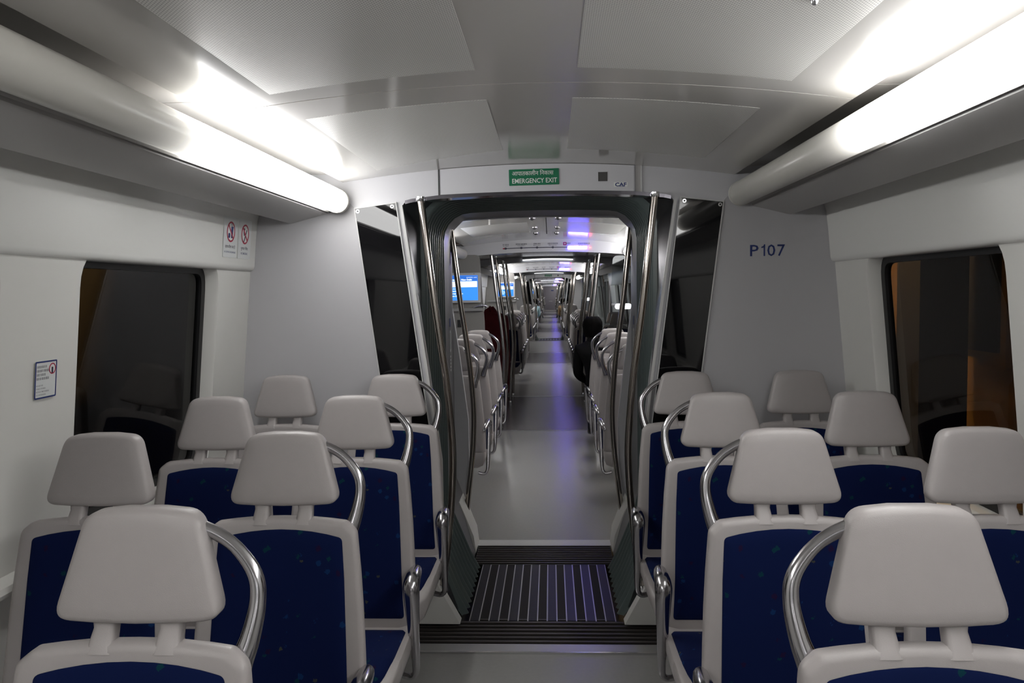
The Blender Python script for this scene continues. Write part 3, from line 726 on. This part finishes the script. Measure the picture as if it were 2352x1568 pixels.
# partitions and screens
def partition(y, label):
    r = empty('partition', (-.98, y, 0), label=label, cat='partition', group='grey partitions by the doors')
    MB().prism_y(round_poly([(-.38, 0), (.33, 0), (.315, 1.2), (.27, 1.93), (-.32, 1.93)], [0, .02, .2, .05, 0], 3), 0, .04).build('panel', 'partition', r, 30)
    MB().box((-.30, -.05, 1.325), (.30, .0, 1.355)).build('shelf', 'plastic_grey', r, 30)
    MB().tube(spline([(.20, -.03, 1.36), (.30, -.045, 1.385), (.345, -.02, 1.37)], 5), .012, 8).build('hook', 'chrome', r, 50)
    MB().box((.02, -.01, 1.15), (.09, .0, 1.23)).build('socket_plate', 'black', r, 30); return r
keep(partition(8.945, 'grey brown partition under the nearest blue screen')); keep(partition(17.50, 'grey partition under the farther blue screen'))
def screen(y, label):
    r = empty('information_screen', (-.885, y, 1.575), FACE, label, 'screen', 'passenger information screens')
    w, h = .372, .325
    MB().rings([[(x, z, d) for x, z in inset(rrect(w, h, .012), i)] for i, d in ((.006, 0), (0, .006), (0, .045), (.004, .05))]).build('housing', 'frame_white', r, 40)
    plate(rrect(.316, .268, .002), .0505, .0520, 'panel', 'screen_blue', r)
    plate([(-.155, .075), (.155, .075), (.155, .131), (-.155, .131)], .0520, .0524, 'title_bar', 'screen_head', r)
    plate([(-.150, .008), (.150, .008), (.150, .070), (-.150, .070)], .0522, .0526, 'highlight_band', 'screen_white', r)
    text('Sector 21 - New Delhi', .026, 'screen_white', r, -.145, .079, .0528, bold=.02)
    text('06/03/2011  16:10', .017, 'screen_white', r, .148, .108, .0528, 'RIGHT')
    text('Next station', .015, 'screen_head', r, -.135, .048, .0530); text('Delhi Aerocity', .024, 'screen_head', r, -.135, .018, .0530)
    for k, t in enumerate(('Destination', 'Dhaula Kuan', 'Shivaji Stadium', 'New Delhi')):
        text(t, .016 if k == 0 else .022, 'screen_white', r, -.135, -.014-.027*k, .0530, bold=.012)
    plate(circle(.004, 10, .12, .150), .050, .052, 'sensor', 'gap', r); return r
keep(screen(8.945, 'blue passenger information screen with white text, nearest on the left')); keep(screen(17.50, 'farther blue information screen seen between the poles on the left'))
def draught_screen(y, label):
    r = empty('glass_screen', (.98, y, 0), label=label, cat='glass screen', group='glass screens by the doors')
    q = round_poly([(-.32, .62), (.30, .62), (.27, 1.9), (-.25, 1.9)], [.03, 0, 0, .06], 4)
    MB().prism_y(q, 0, .008).build('pane', 'glass_clear', r, 30)
    MB().prism_y([(-.31, .05), (.30, .05), (.30, .64), (-.32, .64)], -.01, .02).build('lower_panel', 'partition', r, 30)
    MB().tube([(-.27, -.03, 1.37), (-.20, -.035, 1.365), (-.12, -.03, 1.36)], [.014, .020, .016], 10).build('arm', 'plastic_grey', r, 40)
    pad = MB(); pad.rings([[(x-.145, d, z+1.352) for x, z in inset(rrect(.175, .060, .028), i)] for i, d in ((.008, -.062), (0, -.056), (0, -.034), (.008, -.03))]); pad.build('pad', 'soft_glow', r, 40)  # grab pad, its white glow set as emission in the material
    return r
keep(draught_screen(9.0, 'clear glass screen with glowing white pad behind the seated man')); keep(draught_screen(17.52, 'small distant clear glass screen with white pad on the right'))
# downlights on the ceiling of the second car
for k, y in enumerate((6.05, 6.42, 7.35, 8.05)):
    for s, n in ((-1, 'left'), (1, 'right')):
        x = .02+s*.10; r = empty('ceiling_stud', (x, y, zc(x)), label='small chrome ceiling stud, %s pair past the gangway, %s one' % (ORD[k], n), cat='stud', group='chrome studs on the ceiling of the second car')
        ring = lambda q, z: [(q*math.cos(2*math.pi*i/16), q*math.sin(2*math.pi*i/16), z) for i in range(16)]
        MB().rings([ring(.024, .004), ring(.024, -.006), ring(.018, -.011)]).build('ring', 'steel_dark', r, 40)
        MB().rings([ring(.015, -.009), ring(.014, -.014), ring(.006, -.017)]).build('lens', 'black', r, 40)
r = empty('ceiling_stud', (.560, 1.62, zc(.56)), label='tiny lone stud on the right perforated ceiling panel near the top edge', cat='stud')
MB().rings([[(q*math.cos(2*math.pi*i/12), q*math.sin(2*math.pi*i/12), z) for i in range(12)] for q, z in ((.007, .002), (.007, -.004), (.004, -.009))]).build('head', 'chrome', r, 40)
sl = MB().box((.022, 6.0, 2.083), (.030, 8.1, 2.0905)).build('ceiling_slot', 'gap', None, 0); tag(sl, 'thin dark slot along the ceiling between the chrome studs', 'slot')

# maroon bundle beside the first screen
def bundle():
    r = empty('maroon_bag', (-.77, 12.45, 0), label='dark maroon bag standing behind the poles beside the nearer blue screen', cat='bag')
    prof = [(0, .17, .13), (.06, .19, .15), (.5, .20, .15), (.95, .20, .145), (1.08, .195, .13), (1.16, .175, .10), (1.20, .11, .07), (1.215, .04, .03)]
    rings = []
    for z, w, d in prof:
        ring = []
        for k in range(28):
            a = 2*math.pi*k/28; wob = 1 + .035*math.sin(3*a+z*5) + .02*math.sin(7*a-z*9)
            ex = lambda c: math.copysign(abs(c)**.6, c)
            ring.append((w*wob*ex(math.cos(a)), d*wob*ex(math.sin(a)), z + (.10*max(0, -math.cos(a))**2 if z > 1.0 else 0)))
        rings.append(ring)
    MB().rings(rings).build('body', 'maroon', r, 60)
    MB().tube(spline([(-.08, -.08, 1.24), (-.09, -.02, 1.31), (-.07, .06, 1.24)], 5), .014, 8).build('strap', 'maroon', r, 60)
    for x in (-.07, .07): MB().tube([(x, -.155, .1), (x, -.158, .6), (x, -.142, 1.02)], .008, 6).build('seam', 'maroon', r, 50)
    return r
bundle()

# ------------------------------------------------------------------ people
def person(name, loc, rotz, label, top, lean=(0, 0), shirt='jacket', hairc='hair', trousers='trouser', detail=True):
    r = empty(name, loc, (0, 0, rotz), label, 'person')
    lx, ly = lean
    # joints, facing +y, seat height .44; lean shifts the upper body sideways / forwards
    J = {'pel': (0, .0, .53, .125, .105), 'abd': (lx*.35, ly*.3, .68, .168, .115), 'che': (lx*.75, ly*.7, .86, .168, .120), 'upc': (lx*.95, ly*.95, .97, .135, .090),
         'nek': (lx*1.05, ly*1.15, 1.04, .055, .055), 'nk2': (lx*1.12, ly*1.3, 1.085, .052, .056), 'hd0': (lx*1.2, ly*1.45+.01, 1.13, .066, .082), 'hd1': (lx*1.25, ly*1.5+.012, 1.185, .072, .094), 'hd2': (lx*1.28, ly*1.5+.002, 1.235, .050, .066)}
    for s, t in ((-1, 'l'), (1, 'r')):
        J['sh'+t] = (lx*.98+s*.155, ly*.95, .96, .066, .062); J['el'+t] = (lx*.8+s*.185, ly*.7+.06, .70, .058, .055)
        J['wr'+t] = (lx*.5+s*.10, .30, .60, .030, .026); J['ha'+t] = (lx*.5+s*.065, .355, .585, .034, .020)
        J['hi'+t] = (s*.085, .05, .51, .088, .085); J['kn'+t] = (s*.10, .45, .50, .060, .060); J['an'+t] = (s*.10, .43, .10, .040, .042); J['to'+t] = (s*.105, .56, .045, .040, .028)
        J['hee'+t] = (s*.10, .41, .045, .038, .034)
    E = [('pel', 'abd'), ('abd', 'che'), ('che', 'upc'), ('upc', 'nek'), ('nek', 'nk2'), ('nk2', 'hd0'), ('hd0', 'hd1'), ('hd1', 'hd2')]
    for t in 'lr': E += [('upc', 'sh'+t), ('sh'+t, 'el'+t), ('el'+t, 'wr'+t), ('wr'+t, 'ha'+t), ('pel', 'hi'+t), ('hi'+t, 'kn'+t), ('kn'+t, 'an'+t), ('an'+t, 'to'+t)]
    names = [k for k in J if not k.startswith('hee')]; idx = {k: i for i, k in enumerate(names)}
    me = bpy.data.meshes.new('body'); me.from_pydata([J[k][:3] for k in names], [(idx[a], idx[b]) for a, b in E], [])
    # fingers: short chains from the palm
    o = bpy.data.objects.new('body', me); C.objects.link(o)
    md = o.modifiers.new('skin', 'SKIN')
    for i, k in enumerate(names): me.skin_vertices[0].data[i].radius = J[k][3:5]
    me.skin_vertices[0].data[idx['pel']].use_root = True
    sd = o.modifiers.new('sub', 'SUBSURF'); sd.levels = 2; sd.render_levels = 2
    bpy.context.view_layer.update()
    m2 = bpy.data.meshes.new_from_object(o.evaluated_get(bpy.context.evaluated_depsgraph_get())); bpy.data.objects.remove(o)
    for k in (shirt, trousers, 'skin', 'shoe'): m2.materials.append(M[k])
    for p in m2.polygons:
        c = p.center; p.use_smooth = True
        i = 0
        if c.z > 1.065: i = 2
        elif c.y > .315 and c.z > .54 and c.z < .66 and abs(c.x-lx*.5) < .14: i = 2
        elif c.z < .105: i = 3
        elif c.z < .60 and not (c.y > .22 and c.z > .56): i = 1
        p.material_index = i
    b = bpy.data.objects.new('body', m2); C.objects.link(b); b.parent = r
    # face, ears, hair
    hx, hy, hz = J['hd1'][:3]
    if detail:
        MB().tube([(hx, hy+.088, hz-.005), (hx, hy+.108, hz-.028), (hx, hy+.092, hz-.038)], [.008, .013, .010], 8).build('nose', 'skin', r, 60)
        for s in (-1, 1):
            mb = MB(); mb.tube(spline([(hx+s*.074, hy-.008, hz+.022), (hx+s*.084, hy-.020, hz+.008), (hx+s*.083, hy-.016, hz-.018), (hx+s*.074, hy-.004, hz-.030)], 4), .009, 8); mb.build('ear', 'skin', r, 60)
            MB().rings([[(hx+s*.030+q*math.cos(a*math.pi/5), hy+.092+d, hz+.012+.6*q*math.sin(a*math.pi/5)) for a in range(10)] for q, d in ((.013, 0), (.008, .005))]).build('eye', 'shoe', r, 60)
        MB().tube([(hx-.022, hy+.090, hz-.060), (hx, hy+.097, hz-.058), (hx+.022, hy+.090, hz-.060)], .005, 6).build('mouth', 'red_print', r, 60)
        for s in (-1, 1):                       # fingers of the resting hands
            wx, wy, wz = J['ha'+('l' if s < 0 else 'r')][:3]
            for k, L in enumerate((.060, .070, .074, .066)):
                x = wx + s*(.022-.015*k); MB().tube(spline([(x, wy+.01, wz+.004), (x-s*.004, wy+.01+L*.55, wz+.002), (x-s*.008, wy+.01+L*.9, wz-.022)], 3), [.0088]*4+[.0080]*2+[.0065], 8).build('finger', 'skin', b, 60)
            MB().tube(spline([(wx-s*.026, wy-.015, wz), (wx-s*.048, wy+.020, wz+.002), (wx-s*.050, wy+.048, wz-.006)], 3), [.010]*4+[.009]*2+[.0075], 8).build('finger', 'skin', b, 60)
    rings = []; n = 30; rnd = random.Random(3)
    for i in range(9):
        t = i/8; z = hz+.084 - t*.20; q = math.sqrt(max(0, 1-((z-hz-.005)/.098)**2)) if t < .62 else .97-.45*(t-.62)
        q = max(q, .18 if i == 0 else q)
        ring = []
        for k in range(n):
            a = 2*math.pi*k/n; front = max(0, math.sin(a)); w = 1 + rnd.uniform(-.06, .06)
            rr = q*w*(1-.42*front*max(0, t-.30)*2.2)
            ring.append((hx+.099*rr*math.cos(a), hy-.010+.116*rr*math.sin(a), z+rnd.uniform(-.004, .004)))
        rings.append(ring)
    MB().rings(rings).build('hair', hairc, r, 70)
    # collar
    nx, ny, nz = J['nek'][:3]
    MB().rings([[(nx+q*math.cos(2*math.pi*k/16), ny+q*1.05*math.sin(2*math.pi*k/16), nz+z) for k in range(16)] for q, z in ((.082, -.035), (.066, .020), (.060, .024), (.058, .0))]).build('collar', shirt, r, 60)
    return r
person('person', (.56, 8.05, 0), 0, 'seated person in black jacket with short black hair, leaning into the aisle', None, (-.075, .09))
person('person', (.60, 30.25, 0), 0, 'distant seated person in light brown clothes on the right', None, (-.07, .06), 'beige_cloth', trousers='beige_cloth', detail=False)
person('person', (-.60, 29.5, 0), 0, 'distant seated person in pale blue clothes on the left', None, (.07, .06), 'pale_blue_cloth', detail=False)

# ------------------------------------------------------------------ copies of the car farther away
for o in list(car):
    for k in (1, 2):
        lab = o.get('label'); c = copy_tree(o, dy=DY*k)
        if lab:
            far = ('one car', 'two cars')[k-1]; kind = o.name.split('.')[0]
            side = 'left' if o.location.x < -.1 else 'right' if o.location.x > .1 else 'centre'
            door = 'first' if o.location.y < 16 else 'second'
            c['label'] = 'tiny %s on the %s near the %s doors %s farther' % (kind.replace('_', ' '), side, door, far)
            c['group'] = 'distant %s things near the %s doors %s farther on the %s' % (kind.replace('_', ' '), door, far, side)
for k in (1, 2):
    g = gangway(DY*k, k)
    for nm in ('wall_end', 'trim_reveal', 'trim_lip', 'trim_doorframe_left', 'trim_doorframe_right', 'trim_end_panel_left', 'trim_end_panel_right', 'trim_threshold', 'floor_gangway'):
        for o in [o for o in bpy.data.objects if o.name.split('.')[0] == nm and o.location.y == 0]: copy_tree(o, dy=DY*k)
    for nm in ('header_panel', 'exit_sign', 'bridge_plate', 'dark_glass_panel'):
        for o in [o for o in bpy.data.objects if o.name.split('.')[0] == nm and o.location.y < 6]:
            c = copy_tree(o, dy=DY*k); c['label'] = o['label'].replace('gangway', ('second', 'third')[k-1]+' gangway') if 'gangway' in o['label'] else o['label']+', %s gangway' % ('second', 'third')[k-1]
    for o in [o for o in bpy.data.objects if o.name.startswith('grab_pole') and (abs(o.location.y-YE+.03) < .01 or abs(o.location.y-4.93) < .01)]:
        c = copy_tree(o, dy=DY*k); n = 'left' if o.location.x < 0 else 'right'; c['label'] = 'tiny bowed pole on the %s of the %s gangway' % (n, ('second', 'third')[k-1]); c['group'] = 'poles of the %s gangway on the %s' % (('second', 'third')[k-1], n)
# far seats, too small to show parts: one joined mesh each
def joined_seat(side, handle=True):
    src = proto[('a', side)]; bm = bmesh.new(); mats = []
    for ch in src.children:
        me = ch.data.copy(); m = ch.data.materials[0]
        if m not in mats: mats.append(m)
        for p in me.polygons: p.material_index = 0
        n0 = len(bm.faces); bm.from_mesh(me); bm.faces.ensure_lookup_table()
        for f in bm.faces[n0:]: f.material_index = mats.index(m)
        bpy.data.meshes.remove(me)
    me = bpy.data.meshes.new('train_seat'); bm.to_mesh(me); bm.free()
    for m in mats: me.materials.append(m)
    return me
js = {s: joined_seat(s) for s in (-1, 1)}
for k in (1, 2):
    for blk, ys, turned in (('just past the %s gangway', [5.6+.75*i for i in range(4)], True), ('midway past the %s gangway', [13.15+.76*i for i in range(5)], False), ('at the car end past the %s gangway', [21.7+.76*i for i in range(4)], False)):
        for y in ys:
            for s, n in ((-1, 'left'), (1, 'right')):
                o = bpy.data.objects.new('train_seat', js[-s if turned else s]); C.objects.link(o)
                o.location = (s*XA, y+DY*k, 0); o.rotation_euler = (0, 0, math.pi if turned else 0)
                w = blk % ('second', 'third')[k-1]
                tag(o, 'tiny distant seat on the %s %s' % (n, w), 'seat', 'distant seats on the %s %s' % (n, w))
# end of the train
yf = 4.9 + DY*3 - 1.3
struct(MB().box((-1.42, yf, 0), (1.42, yf+.05, 2.12)).build('wall_far', 'farwall', None, 0))
fd = empty('door_9', (0, yf-.005, 0)); struct(fd)
MB().prism_y(rrect(.82, 1.95, .03, 0, .975), -.03, .0).build('leaf', 'farwall', fd, 30); MB().prism_y(rrect(.30, .05, .01, .05, .72), -.04, -.029).build('handle', 'alu', fd, 30)
MB().prism_y(rrect(.22, .08, .01, .2, 1.62), -.035, -.029).build('notice', 'navy_print', fd, 30)

# ------------------------------------------------------------------ stickers on the left wall
def prohibition(y, z, label, kind):
    r = empty('notice_sticker', (-1.2755, y, z), (math.pi/2+.095, 0, math.pi/2), label, 'sticker', 'notices on the left cove')
    plate(rrect(.147, .170, .006), .0, .0012, 'sheet', 'sticker', r)
    plate(circle(.040, 24, 0, .022), .0012, .0014, 'disc', 'white_print', r)
    if kind == 'eat':
        plate([(.004, -.004), (.020, -.004), (.026, .044), (.000, .044)], .0014, .0018, 'cup', 'navy_print', r); plate([(.010, .044), (.014, .044), (.004, .060), (.000, .060)], .0014, .0018, 'straw', 'navy_print', r)
        plate(round_poly([(-.026, -.004), (-.006, -.004), (-.006, .016), (-.026, .016)], .006, 3), .0014, .0018, 'burger', 'navy_print', r)
    else:
        plate([(-.016, -.012), (-.008, -.014), (.022, .040), (.014, .042)], .0014, .0018, 'cigarette', 'dark_print', r)
        plate(round_poly([(-.012, .012), (-.004, .018), (-.008, .036), (-.002, .044), (-.014, .050), (-.020, .034)], .004, 3), .0014, .0018, 'smoke', 'dark_print', r)
    ring_plate(circle(.043, 28, 0, .022), circle(.036, 28, 0, .022), .0013, .0022, 'ring', 'red_print', r)
    d = .0262; plate([(-d-.003, .022+d-.003), (-d+.003, .022+d+.003), (d+.003, .022-d+.003), (d-.003, .022-d-.003)], .0015, .0021, 'slash', 'red_print', r)
    if kind == 'eat': a, b = 'खाना-पीना मना है', 'NO EATING OR DRINKING'
    else: a, b = 'धूमपान िनषेध', 'NO SMOKING'
    text(a, .0165, 'dark_print', r, 0, -.046, .0014, 'CENTER', bold=.01); text(b, .0105 if kind == 'eat' else .013, 'navy_print', r, 0, -.066, .0014, 'CENTER', bold=.012, sx=.95)
    return r
prohibition(3.408, 1.767, 'white notice with crossed-out cup and food, left of the pair above the window', 'eat')
prohibition(3.568, 1.767, 'white no smoking notice, right of the pair above the window', 'smoke')
ph = empty('phone_notice', (-1.3345, 2.20, 1.30), (math.pi/2+.092, 0, math.pi/2), 'blue bordered mobile phone notice on the pillar between left windows', 'sticker')
plate(rrect(.096, .102, .004), 0, .001, 'sheet', 'sticker', ph); ring_plate(rrect(.097, .103, .004), rrect(.089, .095, .003), .0008, .0016, 'border', 'navy_print', ph)
ring_plate(circle(.0155, 20, .028, .028), circle(.0125, 20, .028, .028), .001, .0016, 'ring', 'red_print', ph); plate(rrect(.007, .017, .002, .028, .024), .001, .0014, 'phone', 'dark_print', ph)
for k, t in enumerate(('सहयाितयों को', 'असुिवधा पहुँचाए', 'िबना मोबाइल', 'फोन का पयोग करें')): text(t, .0085, 'dark_print', ph, -.042, .034-.0108*k, .0012)
for k, t in enumerate(('PLEASE USE', 'MOBILE PHONES', 'WITHOUT DISTURBING', 'CO-PASSENGERS')): text(t, .0072, 'dark_print', ph, -.042, -.017-.0085*k, .0012)

# ------------------------------------------------------------------ outside the windows
struct(MB().box((-2.6, -6, -.8), (-2.5, 12, 3.4)).build('wall_tunnel_left', 'tunnel', None, 0))
struct(MB().box((2.9, -6, -.8), (3.0, 14, 3.4)).build('wall_tunnel_right', 'tunnel_brown', None, 0))
def outside():
    r = empty('platform_column', (2.35, 5.10, -.8), label='dark column outside seen through the right window', cat='column')
    MB().box((-.14, -.16, 0), (.14, .16, 4.2)).build('shaft', 'tunnel_dark', r, 0); MB().box((-.2, -.22, 0), (.2, .22, .3)).build('foot', 'tunnel_dark', r, 0)
    r = empty('service_cabinet', (2.75, 5.26, -.8), label='dark panelled cabinet outside behind the right window glass', cat='cabinet')
    MB().box((-.12, -.46, 1.85), (.12, .44, 3.6)).build('body', 'tunnel_brown', r, 0)
    for a, b in ((-.40, .10), (.16, .38)): MB().box((-.135, a, 1.93), (-.12, b, 3.5)).build('door', 'tunnel_dark', r, 0)
    r = empty('tunnel_lamp', (1.95, 5.6, 3.1), label='unseen warm lamp added above the track to light the outside wall', cat='lamp')  # unseen lamp, added to light the brown wall outside
    MB().box((-.05, -.3, -.05), (.05, .3, .05)).build('diffuser', 'sodium', r, 0); MB().box((-.06, -.32, .05), (.06, .32, .4)).build('bracket', 'tunnel_dark', r, 0)
outside()
